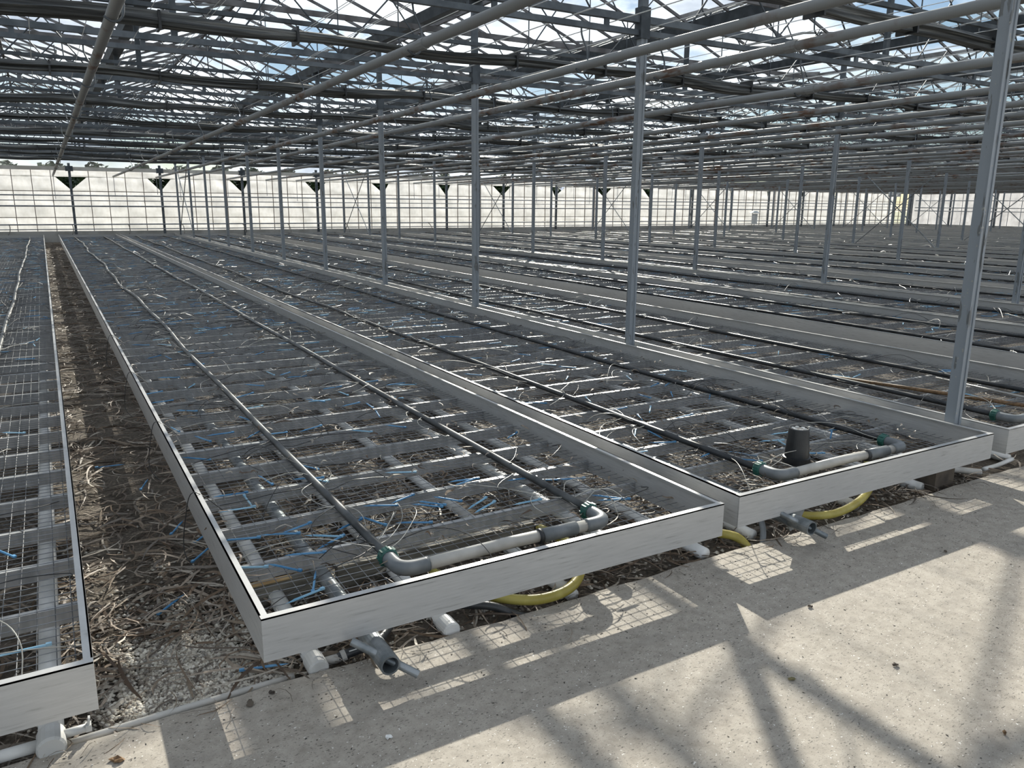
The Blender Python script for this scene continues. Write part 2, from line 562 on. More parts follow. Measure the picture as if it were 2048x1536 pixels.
rt = random.Random(11)
for i, x in enumerate(wpx[:-1]):
    if x < -3 or x > WALL_X - 1:
        continue
    w = min(3.2, WALL_X - x)
    for j, (z0, z1) in enumerate(((0.34, 0.86), (0.86, 1.85))):
        put('film_sheet', film_sheet(w, z0, z1, i * 7 + j), 'film', wall, (x, 0.03, 0), smooth=True)
    cl, cr = rt.uniform(0.22, 0.62), rt.uniform(0.3, 0.68)
    if x > 27:
        cl, cr = cl * 0.3, cr * 0.3
    put('film_sheet', film_sheet(w, 1.85, 2.40, i * 7 + 2, cl, cr, 0.92), 'film', wall, (x, 0.03, 0), smooth=True)
    put('film_sheet', film_sheet(w, 2.39, 2.64, i * 7 + 3), 'film', wall, (x, 0.045, 0), smooth=True)
for k, gx in enumerate(GUT[:-1]):
    mb = MB()
    mb.prism([(gx, 2.76), (gx + 3.3, 2.76), (gx + 3.3, GUT_Z), (gx + 1.65, RIDGE_Z), (gx, GUT_Z)], 0.0, 0.004)
    put('gable_pane', mb, 'glass', wall)

# wall heating pipes
for z, r, lb in ((1.69, 0.026, 'uppermost'), (1.50, 0.017, 'thin second'), (1.29, 0.030, 'thickest, third'), (0.60, 0.026, 'fourth'), (0.42, 0.019, 'lowest')):
    mb = MB().tube([(-4, WALL_Y - 0.42, z), (53.4, WALL_Y - 0.42, z)], r, 10)
    o = put('wall_pipe', mb, 'pipe_grey', smooth=True)
    tag(o, lb + ' grey heating pipe along the film-covered end wall', 'pipe', 'heating pipes along the end wall')
# bent hose links by the wall
hl = MB().tube(smooth_path([(0, 0, 0.60), (0.03, -0.2, 0.52), (0.02, -0.45, 0.36), (-0.03, -0.70, 0.255)], 4), 0.014, 6).mesh('hose_link', 'black')
hx = [-1.1, 0.95, 2.9, 4.9, 7.3, 9.2, 11.8, 13.5, 15.9, 18.4]
for x in hx:
    o = link('hose_link', hl, None, (x, WALL_Y - 0.43, 0)); tag(o, 'short bent black hose at the far bench end by the wall pipes', 'hose', 'hose links by the end wall')

# ------------------------------------------------------------------ right wall
wr = empty('wall_right', (WALL_X, 0, 0)); tag(wr, 'white film-covered side wall of the greenhouse', 'wall', kind='structure')
mb = MB(); mb.box(-0.06, 0.1, 3, WALL_Y, -0.1, 0.34); put('plinth', mb, 'plinth', wr)
mb = MB(); mb.box(-0.12, 0.0, 3, WALL_Y, 2.62, 2.70); put('eaves_beam', mb, 'galv_dark', wr)
for y in [WALL_Y - 3.08 * k for k in range(10)]:
    mb = MB(); mb.box(-0.13, -0.03, y - 0.05, y + 0.05, -0.05, 3.8); put('wall_post', mb, 'galv', wr)
    mb = MB(); mb.box(-0.16, 0.0, y - 0.2, y + 0.2, 2.66, 2.84); put('post_bracket', mb, 'galv_dark', wr)
    fs = put('film_sheet', film_sheet(3.08, 0.34, 2.66, int(y * 10) + 500), 'film_right', wr, (0.03, y, 0), (0, 0, -math.pi / 2), smooth=True)
    for j in range(1, 4):
        mb = MB(); mb.box(-0.02, 0.02, y - 0.77 * j - 0.012, y - 0.77 * j + 0.012, 0.34, 2.62); put('mullion', mb, 'pipe_grey', wr)
for z in (1.95, 1.47, 1.25):
    mb = MB().tube([(WALL_X - 0.4, 4, z), (WALL_X - 0.4, 34.8, z)], 0.03, 8)
    o = put('wall_pipe', mb, 'pipe_grey', smooth=True)
    tag(o, {1.95: 'highest', 1.47: 'middle', 1.25: 'lowest'}[z] + ' grey pipe along the white side wall', 'pipe', 'pipes along the side wall')
mb = MB(); mb.box(WALL_X - 0.35, WALL_X - 0.13, WALL_Y - 0.36, WALL_Y - 0.17, -0.05, 2.72)
o = put('corner_column', mb, 'galv'); tag(o, 'stout grey corner column where end wall meets side wall', 'column')

# ------------------------------------------------------------------ left wall, unseen, added to cut low sky light
wl = empty('wall_left_unseen', (-28.4, 0, 0)); tag(wl, 'unseen film side wall added to block light on the aisle side', 'wall', kind='structure')
for y in [WALL_Y - 3.08 * k for k in range(13)]:
    put('film_sheet', film_sheet(3.08, -0.05, 3.8, int(y * 10) + 900), 'film_right', wl, (0.03, y, 0), (0, 0, -math.pi / 2), smooth=True)

# ------------------------------------------------------------------ roof
roof = empty('roof', (0, 0, 0)); tag(roof, 'pitched glass roof of many narrow bays', 'roof', kind='structure')
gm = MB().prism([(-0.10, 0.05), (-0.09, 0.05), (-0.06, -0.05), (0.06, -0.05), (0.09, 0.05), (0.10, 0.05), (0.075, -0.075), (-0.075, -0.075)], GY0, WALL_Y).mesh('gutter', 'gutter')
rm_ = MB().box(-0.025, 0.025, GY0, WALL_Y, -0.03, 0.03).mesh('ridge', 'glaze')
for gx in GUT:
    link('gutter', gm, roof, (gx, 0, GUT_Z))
for gx in GUT[:-1]:
    link('ridge', rm_, roof, (gx + 1.65, 0, RIDGE_Z))
NB = 51
bar_y = [GY0 + (WALL_Y - GY0) * k / NB for k in range(NB + 1)]
PW = bar_y[1] - bar_y[0]
up_z0, up_z1 = GUT_Z + 0.05, RIDGE_Z - 0.02
slope_bar = {s_: MB().bar((0, 0, 0), (s_ * 1.55, 0, up_z1 - up_z0), 0.024, 0.036).mesh('glazing_bar', 'glaze') for s_ in (1, -1)}
L_ = math.hypot(1.55, up_z1 - up_z0)
nrm = {}
pane = {}
for s_ in (1, -1):
    mb = MB()
    a = Vector((0, 0.02, 0.03)); e1 = Vector((s_ * 1.55, 0, up_z1 - up_z0)); e2 = Vector((0, PW - 0.04, 0)); nn = Vector((-s_ * (up_z1 - up_z0), 0, 1.55)).normalized() * 0.004
    vs = [a, a + e1, a + e1 + e2, a + e2]
    n = 0
    mb.v += [tuple(v) for v in vs] + [tuple(v + nn) for v in vs]
    mb.f += [(0, 3, 2, 1), (4, 5, 6, 7), (0, 1, 5, 4), (1, 2, 6, 5), (2, 3, 7, 6), (3, 0, 4, 7)]
    pane[s_] = (mb, mb.mesh('roof_pane', 'glass'))
cand = []
for gi, gx in enumerate(GUT):
    for s_ in (1, -1):
        if (s_ == 1 and gi == len(GUT) - 1) or (s_ == -1 and gi == 0):
            continue
        for k in range(NB + 1):
            loc = (gx + s_ * 0.10, bar_y[k], up_z0)
            q = project((gx + s_ * 0.9, bar_y[k] + PW / 2, 4.2))
            area = 0
            if q and -40 < q[0] < 2090 and -60 < q[1] < 420:
                area = 1.0 / q[2] ** 2
            cand.append((area, s_, loc, k))
cand.sort(key=lambda t: -t[0])
for what in ('pane', 'bar'):
    rest = MB(); n_i = 0
    for area, s_, loc, k in cand:
        if what == 'pane' and k == NB:
            continue
        if n_i < 280 and area > 0:
            link('roof_pane' if what == 'pane' else 'glazing_bar', pane[s_][1] if what == 'pane' else slope_bar[s_], roof, loc)
            n_i += 1
        else:
            src = pane[s_][0] if what == 'pane' else None
            if src:
                b0 = len(rest.v)
                rest.v += [(v[0] + loc[0], v[1] + loc[1], v[2] + loc[2]) for v in src.v]
                rest.f += [tuple(i + b0 for i in f) for f in src.f]
            else:
                rest.bar(loc, (loc[0] + s_ * 1.55, loc[1], loc[2] + up_z1 - up_z0), 0.024, 0.036)
    o = put('far_roof_panes' if what == 'pane' else 'far_glazing_bars', rest, 'glass' if what == 'pane' else 'glaze', roof)
    o['kind'] = 'stuff'

# opened ridge vents
rv = random.Random(5)
vent_cand = []
for gi, gx in enumerate(GUT[:-1]):
    for k in range(2, NB - 2, 4):
        q = project((gx + 1.65, bar_y[k], RIDGE_Z))
        if q and -100 < q[0] < 2150 and q[1] > -60:
            vent_cand.append((q[2], gx, k, 1 if (k // 4 + gi) % 2 else -1))
vent_cand.sort()
vf = {}
for s_ in (1, -1):
    mb = MB()
    for y in (0, PW, 2 * PW):
        mb.bar((0, y, 0), (s_ * 0.95, y, -0.10), 0.03, 0.035)
    mb.bar((s_ * 0.95, 0, -0.10), (s_ * 0.95, 2 * PW, -0.10), 0.035, 0.035)
    mb.bar((0, 0, 0), (0, 2 * PW, 0), 0.035, 0.035)
    gp = MB()
    gp.v += [(0, 0.02, 0.02), (s_ * 0.95, 0.02, -0.08), (s_ * 0.95, 2 * PW - 0.02, -0.08), (0, 2 * PW - 0.02, 0.02)]
    gp.v += [(x, y, z + 0.004) for x, y, z in gp.v]
    gp.f += [(0, 3, 2, 1), (4, 5, 6, 7), (0, 1, 5, 4), (1, 2, 6, 5), (2, 3, 7, 6), (3, 0, 4, 7)]
    vf[s_] = (mb.mesh('vent_frame', 'glaze'), gp.mesh('vent_pane', 'glass'))
for _, gx, k, s_ in vent_cand[:48]:
    e = empty('roof_vent', (gx + 1.65, bar_y[k], RIDGE_Z + 0.05))
    tag(e, 'opened glass ridge vent standing proud of the roof', 'vent', 'opened roof vents along the ridges')
    link('vent_frame', vf[s_][0], e); link('vent_pane', vf[s_][1], e)

# ------------------------------------------------------------------ posts
pp = MB()
pp.box(-0.030, 0.030, -0.030, 0.030, -0.09, 2.90)
shaft_me = pp.mesh('painted_shaft', 'post')
lip_me = MB().box(-0.034, -0.012, -0.036, -0.030, -0.09, 2.90).box(0.012, 0.034, -0.036, -0.030, -0.09, 2.90).mesh('shaft_lip', 'post')
head_me = MB().box(-0.032, 0.032, -0.032, 0.032, 2.90, GUT_Z - 0.07).mesh('post_head', 'galv')
brk_me = MB().box(-0.05, 0.05, -0.045, 0.045, 2.88, 3.13).box(-0.09, 0.09, -0.04, 0.04, GUT_Z - 0.12, GUT_Z - 0.075).mesh('post_bracket', 'galv_dark')
for ri, x in enumerate(ROWS):
    for pi, y in enumerate(POST_Y):
        if not seen((x, y, 1.5), 200):
            continue
        e = empty('greenhouse_post', (x, y, 0))
        if ri == 0:
            if pi == 0:
                tag(e, 'white steel post with flaking paint rising at the bench corner nearest the concrete', 'post', 'white posts in the row behind the potted bench')
            else:
                tag(e, ORD[pi] + ' white-painted post from the concrete in the row behind the pot bench', 'post', 'white posts in the row behind the potted bench')
        else:
            tag(e, 'slim white post, ' + ORD[pi] + ' from the concrete in the ' + ORD[ri] + ' row from the pot bench', 'post', 'white posts among the far benches')
        q = link('painted_shaft', shaft_me, e); link('shaft_lip', lip_me, q)
        q = link('post_head', head_me, e); link('post_bracket', brk_me, q)
# cross braces in the last bays of each row
for ri, x in enumerate(ROWS):
    for (ya, yb) in ((POST_Y[9], POST_Y[10]),) + (((POST_Y[4], POST_Y[5]),) if ri >= 3 else ()):
        if not seen((x, ya, 1.5)):
            continue
        e = empty('cross_brace', (x, ya, 0))
        tag(e, 'crossed thin brace rods between ' + ('the last two' if ya > 25 else 'two middle') + ' posts of the ' + ORD[ri] + ' post row', 'brace', 'crossed brace rods between posts')
        for z0, z1 in ((0.15, 2.75), (2.75, 0.15)):
            put('rod', MB().tube([(0.04 if z0 < 1 else -0.04, 0, z0), (0.04 if z0 < 1 else -0.04, yb - ya, z1)], 0.016, 6), 'handle', e)

# ------------------------------------------------------------------ girders, screens, roof ties
X0, X1 = -28.4, WALL_X
web_me = MB().box(-0.022, 0.022, -0.012, 0.012, 2.94, 3.01).mesh('web_plate', 'galv')
stub_me = MB().box(-0.03, 0.03, -0.02, 0.02, 3.06, GUT_Z - 0.07).mesh('gutter_stub', 'galv_dark')
top_me = MB().box(X0, X1, -0.025, 0.025, 3.005, 3.062).mesh('top_chord', 'galv')
bot_me = MB().box(X0, X1, -0.022, 0.022, 2.905, 2.950).mesh('bottom_chord', 'galv')
rod_pat = [((0.55, 3.06), (1.65, RIDGE_Z - 0.03)), ((2.75, 3.06), (1.65, RIDGE_Z - 0.03)), ((1.65, 3.06), (0.62, 4.15)), ((1.65, 3.06), (2.68, 4.15)), ((1.65, 3.06), (1.65, RIDGE_Z))]
rod_me = [MB().tube([(a[0], 0, a[1]), (b_[0], 0, b_[1])], 0.009 if i < 4 else 0.007, 5, False).mesh('brace_rod', 'galv_dark') for i, (a, b_) in enumerate(rod_pat)]
hook_me = MB().tube(smooth_path([(0, 0, 3.9), (0, 0, 3.35), (0.02, 0, 3.25), (0.08, 0, 3.22), (0.12, 0, 3.26)], 4), 0.008, 5, False).mesh('drop_hook', 'galv_dark')
for gi, y in enumerate(POST_Y):
    e = empty('trellis_girder', (0, y, 0))
    tag(e, ORD[gi] + ' galvanised two-chord trellis girder from the concrete walkway', 'girder', 'trellis girders under the roof')
    link('top_chord', top_me, e); link('bottom_chord', bot_me, e)
    rest = MB(); restr = MB(); nw = 0
    x = X0 + 0.52
    while x < X1:
        if seen((x, y, 3.0)) and nw < 40:
            link('web_plate', web_me, e, (x, 0, 0)); nw += 1
        else:
            rest.box(x - 0.022, x + 0.022, -0.012, 0.012, 2.94, 3.01)
        x += 1.07
    o = put('far_web_plates', rest, 'galv', e); o['kind'] = 'stuff'
    for k, gx in enumerate(GUT[:-1]):
        if k % 2 == 1:
            link('gutter_stub', stub_me, e, (gx, 0, 0))
        near = seen((gx + 1.65, y, 3.8), 200) and project((gx + 1.65, y, 3.8))[2] < 22
        for i, rme in enumerate(rod_me):
            if near:
                link('brace_rod', rme, e, (gx, 0, 0))
            else:
                a, b_ = rod_pat[i]
                restr.tube([(gx + a[0], 0, a[1]), (gx + b_[0], 0, b_[1])], 0.009, 4, False)
        if near:
            for dx in (0.9, 2.45):
                link('drop_hook', hook_me, e, (gx + dx, 0.25, 0))
    o = put('far_brace_rods', restr, 'galv_dark', e); o['kind'] = 'stuff'


def bundle(seed):
    r = random.Random(seed)
    nseg = 560
    na = 14
    mb = MB()
    ph = [[r.uniform(0, 6.28) for _ in range(na)] for _ in range(3)]
    for i in range(nseg + 1):
        x = X0 + (X1 - X0) * i / nseg
        sag = 0.018 * math.sin(x * 1.47 + ph[0][0]) + 0.012 * math.sin(x * 3.3 + ph[0][1])
        for j in range(na):
            t = 2 * math.pi * j / na
            rr = 1 + 0.22 * math.sin(3 * t + 0.9 * x + ph[1][j]) + 0.16 * math.sin(x * 2.1 + ph[2][j]) + (0.15 if j % 2 else -0.12)
            mb.v.append((x, 0.078 * math.cos(t) * rr, 0.048 * math.sin(t) * rr + sag))
    for i in range(nseg):
        for j in range(na):
            k = (j + 1) % na
            mb.f.append((i * na + j, i * na + k, (i + 1) * na + k, (i + 1) * na + j))
    return mb.mesh('screen_cloth', 'cloth')


bun = [bundle(1), bundle(2)]
tie_me = MB().box(-0.010, 0.010, -0.095, 0.095, -0.066, 0.072).mesh('tie', 'black')
drv_me = MB().box(X0, X1, -0.02, 0.02, 0.10, 0.135).mesh('drive_rail', 'galv_dark')
for gi, y in enumerate(POST_Y[:-1]):
    e = empty('shade_screen', (0, y + 1.62, 2.90))
    tag(e, ORD[gi] + ' dark folded shade screen bundle from the concrete walkway', 'shade screen', 'drawn-back shade screens under the roof')
    link('screen_cloth', bun[gi % 2], e); link('drive_rail', drv_me, e)
    nt_ = 0
    x = X0 + 0.4 + 0.37 * gi % 1.0
    while x < X1:
        if seen((x, y + 1.62, 2.9)) and project((x, y + 1.62, 2.9))[2] < 26:
            link('tie', tie_me, e, (x, 0, 0))
        x += 1.1
    o = put('roof_tie', MB().box(X0, X1, -0.016, 0.016, -0.03, 0.03), 'glaze', None, (0, y + 0.85, 3.62))
    tag(o, ORD[gi] + ' thin steel roof tie bar from the concrete walkway', 'tie bar', 'thin tie bars across the roof')

mb = MB()
x = -7.9
rwx = random.Random(9)
while x < WALL_X:
    mb.tube([(x, 2.7, 2.985), (x, WALL_Y - 0.25, 2.985)], 0.0032, 4, False)
    if rwx.random() < 0.5:
        mb.tube([(x + 0.05, 2.7, 3.0), (x + 0.05, WALL_Y - 0.25, 3.0)], 0.0032, 4, False)
    x += 0.42
o = put('screen_wires', mb, 'sunlit_wire'); tag(o, 'many thin wires whitened for sun glint, stretched lengthwise under the roof', 'wires', kind='stuff')

# ------------------------------------------------------------------ overhead heating pipes
pxs = [(0.50, 'grey overhead pipe hung above the leaf-littered aisle'), (2.48, 'grey overhead pipe hung above the bench joint'), (3.97, 'rust-streaked overhead pipe hung in front of the white post row'),
       (4.80, 'grey overhead pipe hung just behind the white post row')]
pxs += [(ROWS[0] + d, 'grey overhead pipe, ' + ORD[i + 1] + ' past the first white post row') for i, d in enumerate((2.0, 3.55, 4.8, 5.8))]
for k in range(1, 8):
    pxs += [(ROWS[k] + d, 'grey overhead pipe, ' + ORD[i] + ' past the ' + ORD[k] + ' white post row') for i, d in enumerate((0.2, 2.0, 3.55, 4.8, 5.8)) if ROWS[k] + d < WALL_X - 0.5]
hang = MB().tube(smooth_path([(0.0, 0, 0.37), (0.0, 0, 0.25), (0.06, 0, 0.12), (0.055, 0, -0.01), (0, 0, -0.046), (-0.05, 0, -0.02)], 4), 0.008, 5, False).mesh('hanger', 'galv')
slv = MB().tube([(0, -0.05, 0), (0, 0.05, 0)], 0.042, 12).mesh('sleeve', 'pipe')
for i, (x, lb) in enumerate(pxs):
    pz = lambda y: 2.625 - 0.0075 * (y - 3)
    e = empty('overhead_pipe', (x, 0, 0))
    tag(e, lb, 'pipe', 'overhead heating pipes')
    ya = -3.0 if i < 4 else 1.5
    put('pipe_run', MB().tube([(0, ya + (34 - ya) * t / 12, pz(ya + (34 - ya) * t / 12) + 0.004 * math.sin(t * 2.1 + i)) for t in range(13)], 0.036, 14), 'pipe', e, smooth=True)
    put('drop_leg', MB().tube([(0, 33.98, pz(34)), (0, 33.98, 1.55 + 0.1 * (i % 3))], 0.010, 6), 'pipe_grey', e)
    for y in POST_Y:
        if seen((x, y, 2.7)) and project((x, y, 2.7))[2] < 24:
            link('hanger', hang, e, (0, y, pz(y)))
    for y in (4.2 + 1.3 * (i % 3), 10.5 + i % 4, 17 + i % 5):
        if seen((x, y, 2.7)):
            link('sleeve', slv, e, (0, y, pz(y)))

# ------------------------------------------------------------------ benches
L = YE - YF
LIP = 0.024
CB_Y = [0.60 + 0.395 * k for k in range(80)]
CB_Y = [y for y in CB_Y if y < L - 0.2]
_cache = {}


def bench_meshes(w):
    key = round(w, 3)
    if key in _cache:
        return _cache[key]
    d = {}
    d['front'] = MB().box(0, w, 0, 0.005, RIM_B, RIM_T).box(0.0, w, 0.0, LIP, RIM_T - 0.006, RIM_T + 0.0005).mesh('front_rim', 'alu')
    d['back'] = MB().box(0, w, L - 0.005, L, RIM_B, RIM_T).box(0.0, w, L - LIP, L, RIM_T - 0.006, RIM_T + 0.0005).mesh('back_rim', 'alu')
    d['left'] = MB().box(0, 0.005, 0.004, L, RIM_B, RIM_T).box(0, LIP, 0.024, L - 0.024, RIM_T - 0.006, RIM_T).mesh('side_rim', 'alu')
    d['right'] = MB().box(w - 0.005, w, 0.004, L, RIM_B, RIM_T).box(w - LIP, w, 0.024, L - 0.024, RIM_T - 0.006, RIM_T).mesh('side_rim', 'alu')
    mw = MB()
    x = 0.045
    rr = random.Random(int(w * 1000))
    while x < w - 0.02:
        z = MESH_Z
        pts = [(x + rr.uniform(-0.002, 0.002), 0.012 + (L - 0.024) * t / 24, z + rr.uniform(-0.002, 0.002)) for t in range(25)]
        mw.tube(pts, 0.0016, 4, False)
        x += 0.05
    y = 0.03
    while y < L - 0.02:
        mw.tube([(0.008, y, MESH_Z + 0.004 + rr.uniform(-0.0015, 0.0015)), (w / 2, y + rr.uniform(-0.003, 0.003), MESH_Z + 0.004 + rr.uniform(-0.004, 0.002)), (w - 0.008, y, MESH_Z + 0.004)], 0.0016, 4, False)
        y += 0.05
    d['mesh'] = mw.mesh('wire_mesh', 'wire')
    # C-section cross beam
    d['beam'] = MB().box(0.006, w - 0.006, -0.014, 0.014, MESH_Z - 0.008, MESH_Z - 0.003).box(0.006, w - 0.006, -0.014, -0.010, MESH_Z - 0.064, MESH_Z - 0.008).box(0.006, w - 0.006, 0.010, 0.014, MESH_Z - 0.02, MESH_Z - 0.008).mesh('cross_beam', 'beam')
    _cache[key] = d
    return d


def run_beams(w, ys, name='far_cross_beams'):
    mb = MB()
    for y in ys:
        mb.box(0.006, w - 0.006, y - 0.014, y + 0.014, MESH_Z - 0.008, MESH_Z - 0.003)
        mb.box(0.006, w - 0.006, y - 0.014, y - 0.010, MESH_Z - 0.064, MESH_Z - 0.008)
    return mb.mesh(name, 'beam')


def irrigation(x0, w, yf, label, near, seed, fo=(0.55, 1.50)):
    r = random.Random(seed)
    e = empty('drip_irrigation_line', (x0, yf, MESH_Z))
    tag(e, label, 'irrigation line', 'irrigation lines laid on the benches')
    pa, pb = fo
    zc = 0.024
    paths = []
    for ip, px in enumerate((pa, pb)):
        pts = []
        y = 0.34
        amp = 0.012 if ip else 0.03
        p1, p2 = r.uniform(0, 6), r.uniform(0, 6)
        while y < L - 0.2:
            k = min(1, max(0, (y - 1.5) / 8))
            pts.append((px + k * amp * (math.sin(y * 0.7 + p1) + 0.6 * math.sin(y * 1.9 + p2)), y, zc + 0.004 + 0.004 * math.sin(y * 1.3 + p1)))
            y += 0.55
        put('feed_pipe', MB().tube(pts, 0.0185, 8), 'feed' if x0 < 1 else 'black', e, smooth=True)
        paths.append(pts)
    yh = 0.225
    if near:
        for px, sg in ((pa, 1), (pb, -1)):
            el = smooth_path([(px, 0.345, zc + 0.003), (px, 0.275, zc + 0.003), (px + sg * 0.012, 0.242, zc + 0.003), (px + sg * 0.045, yh, zc + 0.003), (px + sg * 0.11, yh, zc + 0.003)], 4)
            eo = put('elbow', MB().tube(el, 0.029, 12), 'pvc_dark', e, smooth=True)
            mb = MB().lathe([(0.030, 0), (0.037, 0.004), (0.037, 0.034), (0.031, 0.042), (0.024, 0.042)], (px, 0.335, zc + 0.003), 16, 'y')
            for t in range(8):
                a = t * math.pi / 4
                mb.bar((px + 0.037 * math.cos(a), 0.341, zc + 0.003 + 0.037 * math.sin(a)), (px + 0.037 * math.cos(a), 0.369, zc + 0.003 + 0.037 * math.sin(a)), 0.007, 0.005)
            put('collar', mb, 'green', eo)
        put('header_pipe', MB().tube([(pa + 0.09, yh, zc + 0.003), ((pa + pb) / 2, yh + 0.004, zc + 0.008), (pb - 0.09, yh, zc + 0.003)], 0.0245, 14), 'pvc_header', e, smooth=True)
        co = put('coupling', MB().tube([(pb - 0.33, yh, zc + 0.005), (pb - 0.16, yh, zc + 0.004)], 0.0295, 14), 'pvc_dark', e, smooth=True)
        put('coupling_ring', MB().tube([(pb - 0.345, yh, zc + 0.005), (pb - 0.33, yh, zc + 0.005)], 0.0325, 14), 'black', co, smooth=True)
    return e, paths


def drip_curve(r, x, y, w, z0=0.03):
    """one microtube from the feed pipe out over the mesh; returns points and end"""
    sg = r.choice((-1, 1))
    ang = r.uniform(-1.0, 1.0)
    ln = r.uniform(0.22, 0.62)
    px, py = x, y
    a = (0 if sg > 0 else math.pi) + ang
    cv = r.uniform(-2.2, 2.2)
    pts = [(x, y, z0)]
    n = 6
    hi = r.choice((0.01, 0.02, 0.03, 0.08))
    for i in range(1, n + 1):
        a += cv * r.uniform(0.6, 1.4) / n
        px += math.cos(a) * ln / n
        py += math.sin(a) * ln / n
        px = min(max(px, 0.04), w - 0.04)
        py = max(py, 0.05)
        pts.append((px, py, 0.009 + hi * math.sin(math.pi * i / n) + r.uniform(0, 0.006)))
    return pts


stake_me = []
for nm_, ml in (('blue', 'blue'), ('blue', 'bluepale')):
    mb = MB()
    mb.prism([(-0.0042, 0), (0.0042, 0), (0.0042, 0.002), (0.002, 0.006), (-0.002, 0.006), (-0.0042, 0.002)], 0.0, 0.115)
    n = len(mb.v)
    mb.v += [(-0.0042, 0.115, 0), (0.0042, 0.115, 0), (0.0, 0.115, 0.006), (0, 0.150, 0.001)]
    mb.f += [(n, n + 1, n + 3), (n + 1, n + 2, n + 3), (n + 2, n, n + 3), (n, n + 2, n + 1)]
    mb.box(-0.006, 0.006, -0.012, 0.004, 0.0, 0.008)
    stake_me.append(mb.mesh('drip_stake', ml))

BENCH = []
BENCH.append((-1.80, -0.01, YF, 'aluminium mesh bench across the leaf-littered aisle, resting over one white capped pipe', (0.42, 1.34)))
BENCH.append((0.446, 2.393, YF, 'aluminium mesh bench beside the leaf-littered aisle with a T-handle under its front', (0.55, 1.49)))
BENCH.append((2.517, 4.522, YF + 0.03, 'aluminium mesh bench holding the upturned black pot', (0.52, 1.53)))
for k, rx in enumerate(ROWS):
    for j, (a, b_) in enumerate(((0.08, 1.98), (2.68, 4.50), (4.60, 6.52))):
        if rx + b_ > WALL_X - 0.8:
            continue
        if k == 0:
            lb = ('aluminium mesh bench behind the white post row with a wooden pole lying on it', 'aluminium mesh bench across the narrow aisle from the pole-carrying bench', 'aluminium mesh bench in front of the second white post row')[j]
        else:
            lb = 'aluminium mesh bench, ' + ORD[j] + ' past the ' + ORD[k] + ' row of white posts'
        BENCH.append((rx + a, rx + b_, YF + 0.03, lb, (0.52, 1.42)))

